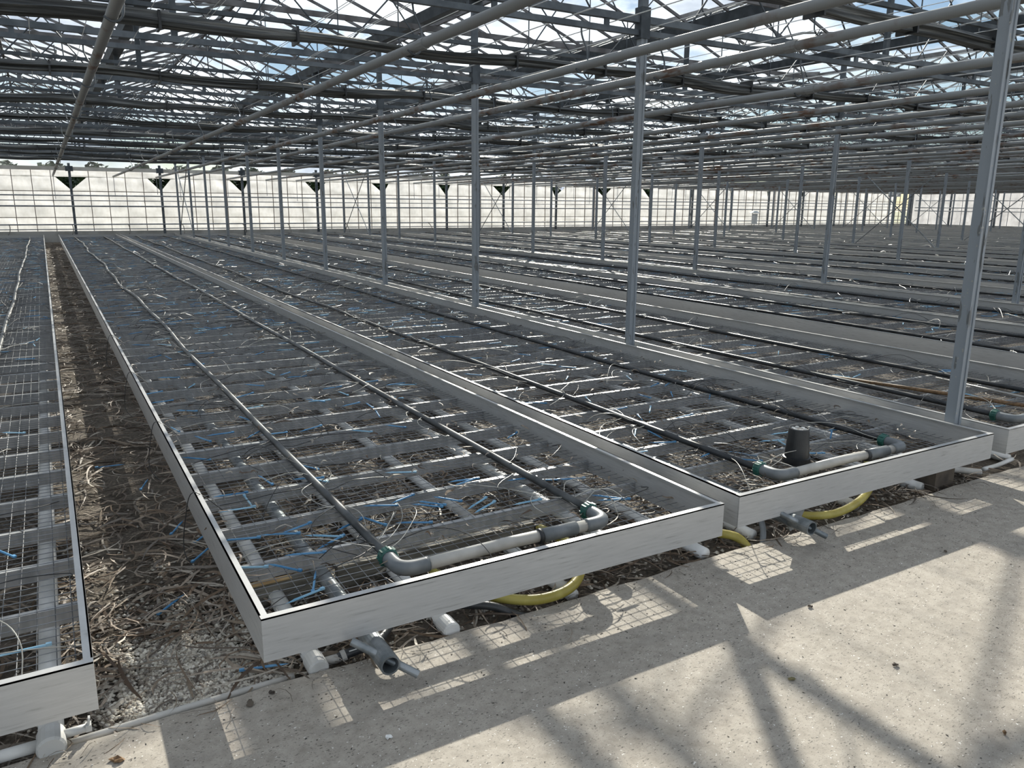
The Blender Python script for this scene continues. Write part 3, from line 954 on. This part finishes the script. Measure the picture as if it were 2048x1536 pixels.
IRR_LB = ['pair of dusty black feed pipes on the bench across the littered aisle', 'pair of black feed pipes with a pale header on the T-handle bench',
          'pair of black feed pipes with a pale grey header on the bench holding the pot', 'pair of black feed pipes on the bench with the wooden pole']
n_stake = 0
far_tube_cache = {}
for bi, (xa, xb, yf, lb, fo) in enumerate(BENCH):
    w = xb - xa
    d = bench_meshes(w)
    e = empty('mesh_bench', (xa, yf, 0))
    tag(e, lb, 'bench', 'aluminium mesh benches')
    link('front_rim', d['front'], e); link('back_rim', d['back'], e)
    link('side_rim', d['left'], e); link('side_rim', d['right'], e)
    o = link('wire_mesh', d['mesh'], e); o['kind'] = 'stuff'
    nn_ = 32 if bi < 5 else 0
    if bi < 5:
        for y in CB_Y[:nn_]:
            link('cross_beam', d['beam'], e, (0, y, 0))
    key = ('b', round(w, 3), nn_)
    if key not in _cache:
        _cache[key] = run_beams(w, CB_Y[nn_:])
    o = link('far_cross_beams', _cache[key], e); o['kind'] = 'stuff'
    ilb = IRR_LB[bi] if bi < 4 else (('pair of black feed pipes on the bench across the narrow aisle', 'pair of black feed pipes on the bench before the second post row')[bi - 4] if bi < 6 else 'pair of black feed pipes on the ' + ORD[(bi - 3) % 3] + ' bench past the ' + ORD[(bi - 3) // 3] + ' post row')
    near = bi < 6
    ie, paths = irrigation(xa, w, yf, ilb, near, 40 + bi, fo)
    r = random.Random(900 + bi)
    # drip tubes and stakes
    n_ind = (60, 150, 130, 70)[bi] if bi < 4 else 0
    quota = (40, 110, 90, 40)[bi] if bi < 4 else 0
    sg_lb = ('blue plastic drip stake on the bench across the littered aisle', 'blue plastic drip stake on the bench with the T-handle beside the aisle', 'blue plastic drip stake on the bench holding the black pot', 'blue plastic drip stake on the bench with the wooden pole')
    for t in range(n_ind):
        ip = r.randrange(2)
        y = 0.35 + (r.random() ** 1.7) * 11
        pth = paths[ip]
        k = min(len(pth) - 1, max(0, int((y - 0.34) / 0.55)))
        pts = drip_curve(r, pth[k][0], y, w)
        mb = MB().tube(smooth_path(pts, 3), 0.0021, 4, False)
        put('drip_tube', mb, 'tube_sunlit' if r.random() < 0.36 else 'tube_black', ie, smooth=True)
    for t in range(quota):
        x, y = r.uniform(0.08, w - 0.08), 0.25 + (r.random() ** 1.5) * 9
        if y < 0.4 and abs(x - (fo[0] + fo[1]) / 2) < 0.7:
            y += 0.4
        o = link('drip_stake', stake_me[0 if r.random() < 0.65 else 1], None, (xa + x, yf + y, MESH_Z + 0.0065), (r.uniform(-0.06, 0.06), 0, r.gauss(1.4, 0.75)))
        tag(o, sg_lb[bi], 'drip stake', 'blue drip stakes scattered on the benches')
        n_stake += 1
    # remaining tubes and stakes, joined
    key = ('t', round(w, 3), bi < 4, bi if bi < 4 else 0)
    if key not in far_tube_cache:
        out = {}
        for nm_, ml, cnt in (('far_sunlit_tubes', 'tube_sunlit', 130), ('far_black_tubes', 'tube_black', 200)):
            mb = MB()
            for t in range(cnt if bi < 4 else int(cnt * 0.9)):
                ip = r.randrange(2)
                y = (6 + 25 * r.random() ** 1.2) if bi < 4 else 0.3 + 31 * r.random()
                k = min(len(paths[0]) - 1, max(0, int((y - 0.34) / 0.55)))
                pts = drip_curve(r, fo[ip] if bi >= 4 else paths[ip][min(k, len(paths[ip]) - 1)][0], y, w)
                mb.tube(pts, 0.0026, 3, False)
            out[nm_] = mb.mesh(nm_, ml)
        for nm_, ml, cnt in (('far_blue_stakes', 'blue', 150), ('far_pale_stakes', 'bluepale', 130)):
            mb = MB()
            for t in range(cnt):
                x = r.uniform(0.06, w - 0.06)
                y = (6 + 25 * r.random() ** 1.1) if bi < 4 else 0.3 + 31 * r.random()
                a = r.gauss(1.4, 0.8)
                ln = r.uniform(0.1, 0.16)
                x1 = min(max(x + math.sin(a) * ln, 0.03), w - 0.03)
                mb.bar((x, y, 0.01), (x1, y + math.cos(a) * ln, 0.01), 0.008, 0.006)
            out[nm_] = mb.mesh(nm_, ml)
        far_tube_cache[key] = out
    for nm_, me in far_tube_cache[key].items():
        o = link(nm_, me, ie); o['kind'] = 'stuff'

# ------------------------------------------------------------------ things under and around the benches
def ground_pipe(x, y0, y1, r, z, label, cap=True, mat='pvc'):
    x, y0, z = x * GK, y0 * GK, z + FL
    e = empty('ground_pipe', (x, y0, 0))
    tag(e, label, 'pipe', 'white pipes lying under the benches')
    put('pipe_run', MB().tube([(0, 0.0, z), (0.0, (y1 - y0) * 0.5, z + 0.004), (0.03, y1 - y0, z)], r, 14), mat, e, smooth=True)
    if cap:
        put('end_cap', MB().lathe([(0.0, -0.012), (r * 0.98, -0.012), (r * 1.14, -0.004), (r * 1.14, 0.065), (r, 0.068)], (0, 0, z), 20, 'y'), 'pvc', e)
    return e


gp0 = ground_pipe(-0.135, 2.27, 26, 0.034, 0.015, 'thick white capped pipe under the bench across the aisle')
put('outlet_stub', MB().tube([(-0.03, 0.03, FL + 0.015), (-0.14, 0.035, FL + 0.012)], 0.018, 10), 'pvc', gp0, smooth=True)
put('outlet_stub', MB().tube([(0.03, 0.04, FL + 0.022), (0.09, 0.04, FL + 0.022)], 0.013, 10), 'pvc', gp0, smooth=True)
put('valve_tap', MB().box(0.088, 0.104, 0.028, 0.052, FL + 0.014, FL + 0.034).bar((0.096, 0.04, FL + 0.03), (0.10, 0.04, FL + 0.055), 0.016, 0.006), 'pvc', gp0)
gp1 = ground_pipe(0.625, 2.30, 26, 0.031, 0.0, 'white capped pipe on the litter under the T-handle bench corner')
put('outlet_stub', MB().tube([(0.03, 0.03, FL), (0.085, 0.03, FL)], 0.016, 10), 'pvc_header', gp1, smooth=True)
gp2 = ground_pipe(1.11, 2.30, 26, 0.030, -0.002, 'white capped pipe between the T-handle and yellow hose')
ground_pipe(1.64, 2.30, 26, 0.028, -0.004, 'white pipe running past the yellow hose loop', False)
ground_pipe(2.36, 2.32, 26, 0.030, -0.004, 'white pipe at the joint between T-handle bench and pot bench', False)
for i, x in enumerate((2.70, 3.45, 4.0)):
    ground_pipe(x, 2.36, 26, 0.028, -0.004, ('white pipe under the pot bench, nearest the T-handle', 'white pipe under the pot bench, below its flower pot', 'white pipe under the pot bench, beside the timber block')[i], False)
for i, x in enumerate((-0.95, 4.95, 5.9)):
    ground_pipe(x, 2.4, 26, 0.028, -0.004, ('second white pipe under the bench across the aisle', 'white pipe under the wooden pole bench, nearest the post row', 'white pipe under the far side of the wooden pole bench')[i], False)


def roller(x, y0, label, handle, tilt=0.0):
    e = empty('roller_tube', (x, y0, 0))
    tag(e, label, 'roller tube', 'roller tubes carrying the benches')
    z = 0.058
    mb = MB().tube([(0, 0.0, z), (0, 22, z)], 0.030, 16, False).tube([(0, 22, z), (0, 0.0, z)], 0.026, 16, False)
    n = len(mb.v)
    put('tube_run', mb, 'handle' if handle else 'pvc', e, smooth=True)
    if handle:
        put('tube_sleeve', MB().lathe([(0.0335, 0.0), (0.0335, 0.22), (0.030, 0.22), (0.027, 0.0), (0.0335, 0.0)], (0, 0, z), 20, 'y'), 'handle', e, smooth=False)
        put('handle_bar', MB().tube([(-0.088, 0.115, z + 0.052), (0.088, -0.015, z - 0.052)], 0.0135, 12, False).tube([(0.088, -0.015, z - 0.052), (-0.088, 0.115, z + 0.052)], 0.0105, 12, False), 'handle', e, smooth=True)
    return e


roller(0.805, 2.115, 'galvanised roller tube with T-handle poking out under the aisle-side bench', True)
roller(2.885, 2.185, 'galvanised roller tube with T-handle poking out under the pot bench', True)
roller(1.985, 2.42, 'plain roller tube hidden under the T-handle bench', False)
roller(4.20, 2.50, 'plain roller tube hidden under the pot bench', False)
roller(-1.35, 2.42, 'plain roller tube hidden under the bench across the aisle', False)
mb = MB().box(0.0, 0.012, 0, 0.10, 0.0, 0.075)
o = put('roller_bracket', MB().prism([(-0.10, 0.095), (0.09, 0.098), (0.05, 0.03), (0.0, 0.0), (-0.02, 0.03)], 2.30, 2.306), 'handle', None, (2.885, 0, 0))
tag(o, 'grey triangular plate bracket behind the T-handle of the pot bench', 'bracket')

# timber under the benches
o = put('support_board', MB().box(0.51, 0.81, 2.93, 2.97, FL - 0.036, 0.022), 'board'); tag(o, 'short grey board with a sawn end under the T-handle bench', 'board')
put('sawn_end', MB().box(0.51, 0.71, 2.932, 2.968, 0.022, 0.026), 'board_end', o)
o = put('support_board', MB().box(0.90, 1.86, 2.94, 2.98, FL - 0.036, 0.022), 'board'); tag(o, 'long grey board lying across under the T-handle bench', 'board')
o = put('timber_block', MB().box(4.17, 4.35, 2.385, 2.50, FL - 0.035, 0.098), 'block'); tag(o, 'dark timber block propping the front corner of the pot bench', 'block')

# hoses
def hose(pts, r, mat, label, name='garden_hose', grp=None):
    pts = [(p[0] * GK, p[1] * GK, p[2] + FL) for p in pts]
    o = put(name, MB().tube(smooth_path(pts, 6), r, 10), mat, smooth=True)
    return tag(o, label, 'hose', grp)


hose([(1.22, 2.70, 0.03), (1.30, 2.47, 0.02), (1.43, 2.325, 0.022), (1.55, 2.292, 0.025), (1.66, 2.32, 0.035), (1.745, 2.40, 0.06), (1.79, 2.55, 0.085), (1.80, 2.8, 0.06)], 0.021, 'yellow', 'yellow hose looping out under the front of the T-handle bench')
hose([(2.35, 2.62, 0.03), (2.48, 2.45, 0.03), (2.575, 2.365, 0.02), (2.60, 2.31, -0.01), (2.59, 2.27, -0.06)], 0.021, 'yellow', 'yellow hose dipping past the concrete at the bench joint')
hose([(2.90, 2.62, 0.04), (3.02, 2.40, 0.025), (3.16, 2.315, 0.022), (3.34, 2.315, 0.03), (3.55, 2.38, 0.04), (3.72, 2.47, 0.075), (3.85, 2.6, 0.09)], 0.021, 'yellow', 'yellow hose sagging under the front of the pot bench')
hose([(0.70, 2.33, 0.0), (0.76, 2.325, 0.012), (0.83, 2.33, 0.016), (0.92, 2.42, 0.01), (1.0, 2.6, 0.0)], 0.0165, 'black', 'black striped hose running from white pipe behind the T-handle')
put('hose_clip', MB().tube([(0.731, 2.392, -0.038), (0.747, 2.391, -0.034)], 0.020, 12), 'pvc_header', bpy.data.objects['garden_hose.003'])
put('printed_stripe', MB().tube(smooth_path([(0.755, 2.378, -0.018), (0.80, 2.375, -0.014), (0.85, 2.381, -0.012)], 4), 0.0025, 4), 'chip', bpy.data.objects['garden_hose.003'])
hose([(1.15, 2.45, 0.02), (1.22, 2.39, 0.028), (1.30, 2.345, 0.022), (1.37, 2.31, -0.01), (1.42, 2.29, -0.03)], 0.0165, 'black', 'black blue-striped hose beside the second capped pipe')
hose([(-0.55, 2.33, 0.0), (-0.40, 2.315, 0.004), (-0.27, 2.305, 0.01)], 0.019, 'black', 'black hose joined to the thick white capped pipe')
hose([(2.72, 2.60, 0.06), (2.78, 2.44, 0.075), (2.76, 2.36, 0.03), (2.70, 2.30, -0.03)], 0.015, 'pvc_dark', 'grey hose curving down beside the T-handle of the pot bench')
hose([(-0.10, 2.315, -0.018), (0.2, 2.318, -0.016), (0.55, 2.325, -0.02)], 0.013, 'pvc_header', 'pale conduit lying along the concrete edge across the aisle', 'conduit')
hose([(4.28, 2.46, 0.03), (4.38, 2.42, 0.02), (4.48, 2.37, 0.005), (4.53, 2.335, 0.0)], 0.020, 'pvc_header', 'pale broken pipe beside the timber block', 'broken_pipe')
hose([(4.60, 2.36, 0.0), (4.75, 2.36, 0.0), (4.95, 2.38, 0.0)], 0.013, 'pvc', 'white pipe offcut beside the timber block', 'pipe_offcut')

# upturned pot on the pot bench
e = empty('flower_pot', (3.335, 2.665, MESH_Z + 0.006)); tag(e, 'upturned black plastic flower pot standing on the mesh bench', 'pot')
put('pot_body', MB().lathe([(0.070, 0.0), (0.0715, 0.0), (0.0715, 0.034), (0.064, 0.036), (0.0525, 0.186), (0.050, 0.192), (0.046, 0.192), (0.044, 0.186), (0.0, 0.186)], n=36), 'pot', e, smooth=False)
for t in range(6):
    a = t * math.pi / 3
    put('drain_hole_lip', MB().lathe([(0.006, 0.0), (0.009, 0.004), (0.011, 0.0)], (0.030 * math.cos(a), 0.030 * math.sin(a), 0.1865), 10), 'chip', e)

# pole on the next bench
o = put('wooden_pole', MB().tube([(5.24, 3.92, 0.187), (5.62, 2.62, 0.191)], [0.013, 0.014], 12), 'wood', smooth=True); tag(o, 'brown wooden pole lying along the bench behind the post', 'pole')
o = put('grey_stake', MB().tube([(5.985, 3.53, 0.178), (5.88, 2.55, 0.178)], [0.006, 0.010], 10), 'pvc_header', smooth=True); tag(o, 'thin pale stake lying beside the wooden pole', 'stake')

# tag on the ground below the first bench
o = put('plant_tag', MB().prism([(-0.012, 0), (0.012, 0), (0.008, 0.05), (0.0, 0.06), (-0.008, 0.05)], 0, 0.002), 'red', None, (-0.077, 2.506, -0.02), (0.5, 0.5, 0.4)); tag(o, 'small red plastic tag caught in litter under the bench', 'tag')

# small white sensor box and fan far back
e = empty('sensor_mast', (30.3, 28.0, 0)); tag(e, 'small white vented sensor box with a cap above the far benches', 'sensor')
put('mast', MB().tube([(0, 0, 0.0), (0, 0, 1.0)], 0.015, 8), 'pipe_grey', e)
put('sensor_body', MB().box(-0.11, 0.11, -0.08, 0.08, 0.62, 1.12), 'white_box', e)
put('cap', MB().lathe([(0.0, 1.27), (0.10, 1.26), (0.24, 1.17), (0.24, 1.15), (0.0, 1.15)], n=16), 'white_box', e)
e = empty('circulation_fan', (46.5, 31.6, 2.55)); tag(e, 'white round circulation fan with black blades hung under the roof', 'fan')
put('fan_housing', MB().lathe([(0.34, -0.15), (0.36, -0.15), (0.36, 0.15), (0.34, 0.15), (0.34, -0.15)], n=28, axis='y'), 'white_box', e)
put('fan_frame', MB().box(-0.42, -0.36, -0.15, 0.15, -0.4, 0.4).box(0.36, 0.42, -0.15, 0.15, -0.4, 0.4).box(-0.42, 0.42, -0.15, 0.15, 0.36, 0.42).box(-0.42, 0.42, -0.15, 0.15, -0.42, -0.36), 'white_box', e)
for t in range(4):
    a = t * math.pi / 2 + 0.4
    mb = MB(); mb.bar((0.05 * math.cos(a), -0.02, 0.05 * math.sin(a)), (0.32 * math.cos(a), 0.02, 0.32 * math.sin(a)), 0.03, 0.17, (0, 0.3, 1)); put('blade', mb, 'black', e)
put('hub', MB().lathe([(0.0, -0.09), (0.08, -0.08), (0.09, 0.08), (0.0, 0.09)], n=16, axis='y'), 'black', e)

# ------------------------------------------------------------------ litter, pebbles, debris
def ribbon(mb, r, x, y, z, ln, wd, tint):
    a = r.uniform(0, 6.283)
    cv = r.gauss(0, 1.6)
    n = 5
    lift = r.choice((0.002, 0.006, 0.012, 0.02))
    px, py = x, y
    b0 = len(mb.v)
    roll = r.uniform(-0.9, 0.9)
    for i in range(n + 1):
        t = i / n
        wv = wd * (1 - 0.75 * abs(2 * t - 1) ** 2.2) / 2
        zz = z + lift * math.sin(math.pi * t) + r.uniform(0, 0.004)
        nx, ny = -math.sin(a), math.cos(a)
        mb.v += [(px + nx * wv, py + ny * wv, zz + wv * roll), (px - nx * wv, py - ny * wv, zz - wv * roll + 0.001)]
        a += cv / n
        px += math.cos(a) * ln / n
        py += math.sin(a) * ln / n
    for i in range(n):
        k = b0 + 2 * i
        mb.f.append((k, k + 1, k + 3, k + 2)); mb.t.append(tint)


LT = [(0.13, 0.085, 0.05), (0.20, 0.155, 0.11), (0.08, 0.05, 0.03), (0.30, 0.245, 0.19), (0.15, 0.105, 0.068), (0.36, 0.32, 0.265), (0.10, 0.075, 0.055), (0.17, 0.145, 0.12)]


def litter(n, xr, yr, seed, p=1.0, lr=(0.07, 0.26), z=-0.03):
    r = random.Random(seed)
    mb = MB()
    for _ in range(n):
        x = r.uniform(*xr); y = yr[0] + (yr[1] - yr[0]) * r.random() ** p
        if y < EDGE_Y + 0.05:
            continue
        if -0.02 < x < 0.46 and 2.40 < y < 2.85 and r.random() < 0.72:
            continue
        ribbon(mb, r, x, y, z + r.uniform(0, 0.03), r.uniform(*lr), r.uniform(0.004, 0.011), r.choice(LT))
    return mb


for nm_, lb, n, xr, yr, p, z in (('aisle_leaf_litter', 'dead strappy leaves heaped in the aisle between benches', 4300, (-0.12, 0.56), (2.38, 33.5), 1.6, FL - 0.033),
                              ('bench_leaf_litter', 'dead strappy leaves under the T-handle bench', 4200, (0.5, 2.5), (2.38, 12), 1.5, FL - 0.033),
                              ('bench_leaf_litter', 'dead strappy leaves under the pot bench', 4200, (2.5, 4.7), (2.38, 12), 1.4, FL - 0.033),
                              ('bench_leaf_litter', 'dead strappy leaves under the bench across the aisle', 1700, (-1.2, 0.0), (2.38, 12), 1.6, FL - 0.033),
                              ('bench_leaf_litter', 'dead strappy leaves under the benches past the post row', 2200, (4.7, 8.5), (2.38, 11), 1.2, FL - 0.033),
                              ('bench_top_litter', 'dry leaf shreds lying on top of the wire mesh', 1500, (0.48, 4.5), (2.5, 16), 1.3, MESH_Z + 0.006)):
    mb = litter(n, xr, yr, len(lb) * 31 + n, p, (0.03, 0.12) if 'top' in nm_ else (0.07, 0.33), z)
    if 'top' in nm_:
        # keep off the rims
        pass
    o = put(nm_, mb, 'litter'); tag(o, lb, 'leaf litter', kind='stuff')

OCT = [(1, 0, 0), (-1, 0, 0), (0, 1, 0), (0, -1, 0), (0, 0, 1), (0, 0, -1)]
OF = [(0, 2, 4), (2, 1, 4), (1, 3, 4), (3, 0, 4), (2, 0, 5), (1, 2, 5), (3, 1, 5), (0, 3, 5)]
rp_ = random.Random(77)
mb = MB()
PT = [(0.46, 0.42, 0.35), (0.60, 0.56, 0.48), (0.34, 0.30, 0.24), (0.28, 0.26, 0.23), (0.68, 0.64, 0.56), (0.20, 0.17, 0.14)]
for _ in range(9000):
    if rp_.random() < 0.6:
        x, y = rp_.gauss(0.26, 0.15), 2.39 + abs(rp_.gauss(0, 0.35))
    else:
        x, y = rp_.uniform(-1.0, 4.6), 2.39 + abs(rp_.gauss(0, 0.7))
    if x < -1.2 or y > 5:
        continue
    s = rp_.uniform(0.0055, 0.0125)
    b0 = len(mb.v)
    a = rp_.uniform(0, 6.28)
    ca, sa = math.cos(a), math.sin(a)
    sx, sy, sz = s * rp_.uniform(0.8, 1.5), s * rp_.uniform(0.7, 1.1), s * rp_.uniform(0.5, 0.9)
    for v in OCT:
        vx, vy, vz = v[0] * sx, v[1] * sy, v[2] * sz
        mb.v.append((x + vx * ca - vy * sa, y + vx * sa + vy * ca, FL - 0.030 + vz + rp_.uniform(0, 0.002)))
    tint = rp_.choice(PT)
    for f in OF:
        mb.f.append(tuple(b0 + i for i in f)); mb.t.append(tint)
o = put('pebbles', mb, 'pebble', smooth=True); tag(o, 'pale rounded pebbles showing through the leaf litter', 'pebbles', kind='stuff')

# crumbs on the concrete
mb = MB()
for _ in range(1500):
    x = rp_.uniform(-0.6, 5.2)
    y = EDGE_Y - 0.03 - (abs(rp_.gauss(0, 0.28)) if rp_.random() < 0.55 else rp_.uniform(0, 1.6))
    s = rp_.uniform(0.0009, 0.0028)
    a = rp_.uniform(0, 3.14)
    lx = rp_.uniform(1, 2.6)
    b0 = len(mb.v)
    for v in OCT:
        vx, vy = v[0] * s * lx, v[1] * s
        mb.v.append((x + vx * math.cos(a) - vy * math.sin(a), y + vx * math.sin(a) + vy * math.cos(a), FL + 0.0012 + max(-0.001, v[2] * s * 0.5)))
    tint = rp_.choice([(0.05, 0.042, 0.035), (0.09, 0.065, 0.045), (0.04, 0.038, 0.035), (0.55, 0.53, 0.5)] + [(0.06, 0.05, 0.04)] * 3)
    for f in OF:
        mb.f.append(tuple(b0 + i for i in f)); mb.t.append(tint)
o = put('floor_crumbs', mb, 'pebble'); tag(o, 'dark crumbs and specks scattered over the concrete', 'crumbs', kind='stuff')
mb = MB()
for _ in range(70):
    ribbon(mb, rp_, rp_.uniform(-0.2, 4.6), EDGE_Y - abs(rp_.gauss(0, 0.06)), FL + 0.002, rp_.uniform(0.04, 0.14), rp_.uniform(0.002, 0.004), rp_.choice(LT))
o = put('edge_leaf_litter', mb, 'litter'); tag(o, 'thin dry stems strayed over the concrete edge', 'leaf litter', kind='stuff')


def flake(x, y, s, mat, label, cat, seed, z=0.0):
    r = random.Random(seed)
    mb = MB()
    n = 9
    for k, zz in ((1.0, 0.0012), (0.8, 0.006)):
        for i in range(n):
            t = 2 * math.pi * i / n
            rr = s * k * r.uniform(0.6, 1.15)
            mb.v.append((rr * math.cos(t) * 1.35, rr * math.sin(t) * 0.8, zz + r.uniform(0, 0.006)))
    mb.f.append(tuple(range(n - 1, -1, -1))); mb.f.append(tuple(range(n, 2 * n)))
    for i in range(n):
        j = (i + 1) % n
        mb.f.append((i, j, n + j, n + i))
    o = put(cat.replace(' ', '_'), mb, mat, None, (x * GK, y * GK, FL), (0, 0, r.uniform(0, 3)))
    return tag(o, label, cat)


flake(1.931, 1.482, 0.011, 'leafgreen', 'small olive dry leaf flake on the sunlit concrete', 'leaf flake', 1)
flake(0.019, 2.144, 0.017, 'leafbrown', 'brown curled leaf scrap on the sunlit concrete strip', 'leaf scrap', 2)
flake(0.695, 1.861, 0.009, 'chip', 'white chip on the shaded concrete', 'white chip', 3)
flake(2.297, 1.364, 0.009, 'block', 'dark scrap of bark on the concrete', 'bark scrap', 4)
flake(2.256, 0.99, 0.007, 'leafbrown', 'reddish brown crumb on the sunlit concrete', 'brown crumb', 5)
flake(0.387, 2.216, 0.016, 'block', 'dark clod on the concrete near the T-handle bench corner', 'soil clod', 6)
flake(0.46, 2.24, 0.011, 'block', 'smaller dark clod on the concrete edge', 'small clod', 7)
flake(3.301, 1.802, 0.008, 'block', 'black crumb on the shaded concrete before the pot bench', 'black crumb', 8)
flake(2.372, 1.77, 0.009, 'block', 'dark brown crumb on the shaded concrete by the bench joint', 'dark crumb', 9)

# blue stakes on the ground in the aisle
rs = random.Random(21)
for x, y, a in ((0.40, 3.35, 0.7), (0.44, 3.55, 0.75), (0.36, 3.7, 0.5), (0.41, 2.42, 1.9), (0.30, 4.4, 0.35), (0.22, 2.95, 0.8), (0.12, 4.9, 1.8)):
    o = link('drip_stake', stake_me[0], None, (x * GK, y * GK, FL - 0.005), (0.05, 0, -a)); tag(o, 'blue plastic drip stake fallen among dead leaves in the aisle', 'drip stake', 'blue stakes fallen in the aisle')
# tubes hanging over the aisle-side rim
for y in (3.45, 4.75, 6.3, 8.2):
    o = put('stray_tube', MB().tube(smooth_path([(0.55, y, 0.165), (0.44, y + 0.02, 0.262), (0.40, y + 0.03, 0.15), (0.38, y + 0.0, 0.0), (0.42, y - 0.1, -0.06)], 5), 0.0022, 4, False), 'tube_black', smooth=True)
    tag(o, 'black microtube hanging over the bench rim into the aisle', 'tube', 'microtubes hanging into the aisle')

# ------------------------------------------------------------------ hedge outside
def shrub(seed):
    r = random.Random(seed)
    mb = MB()
    for _ in range(2600):
        t = r.uniform(0, 6.283); u = r.uniform(-1, 1); k = r.random() ** 0.4
        x = 1.5 * k * math.cos(t) * math.sqrt(1 - u * u); y = 0.8 * k * math.sin(t) * math.sqrt(1 - u * u); z = 1.6 + 1.6 * k * u
        s = r.uniform(0.10, 0.22)
        a, b_ = r.uniform(0, 6.28), r.uniform(-1, 1)
        d1 = Vector((math.cos(a), math.sin(a), b_)).normalized() * s
        d2 = d1.cross(Vector((r.uniform(-1, 1), r.uniform(-1, 1), 1))).normalized() * s * 0.6
        p = Vector((x, y, z)); n = len(mb.v)
        mb.v += [tuple(p - d1), tuple(p + d2), tuple(p + d1), tuple(p - d2)]
        mb.f.append((n, n + 1, n + 2, n + 3))
    return mb.mesh('foliage', 'hedge')


sh = [shrub(1), shrub(2)]
stem = MB().tube([(0, 0, -0.05), (0, 0, 1.2)], 0.05, 6).mesh('stem', 'block')
for i in range(32):
    e = empty('hedge_shrub', (-3 + 1.8 * i, 42.0 + (i % 3) * 0.5, 0), i * 1.3)
    tag(e, 'dark green hedge shrub outside, glimpsed through tears in the film', 'shrub', 'hedge outside the end wall')
    link('foliage', sh[i % 2], e); link('stem', stem, e)
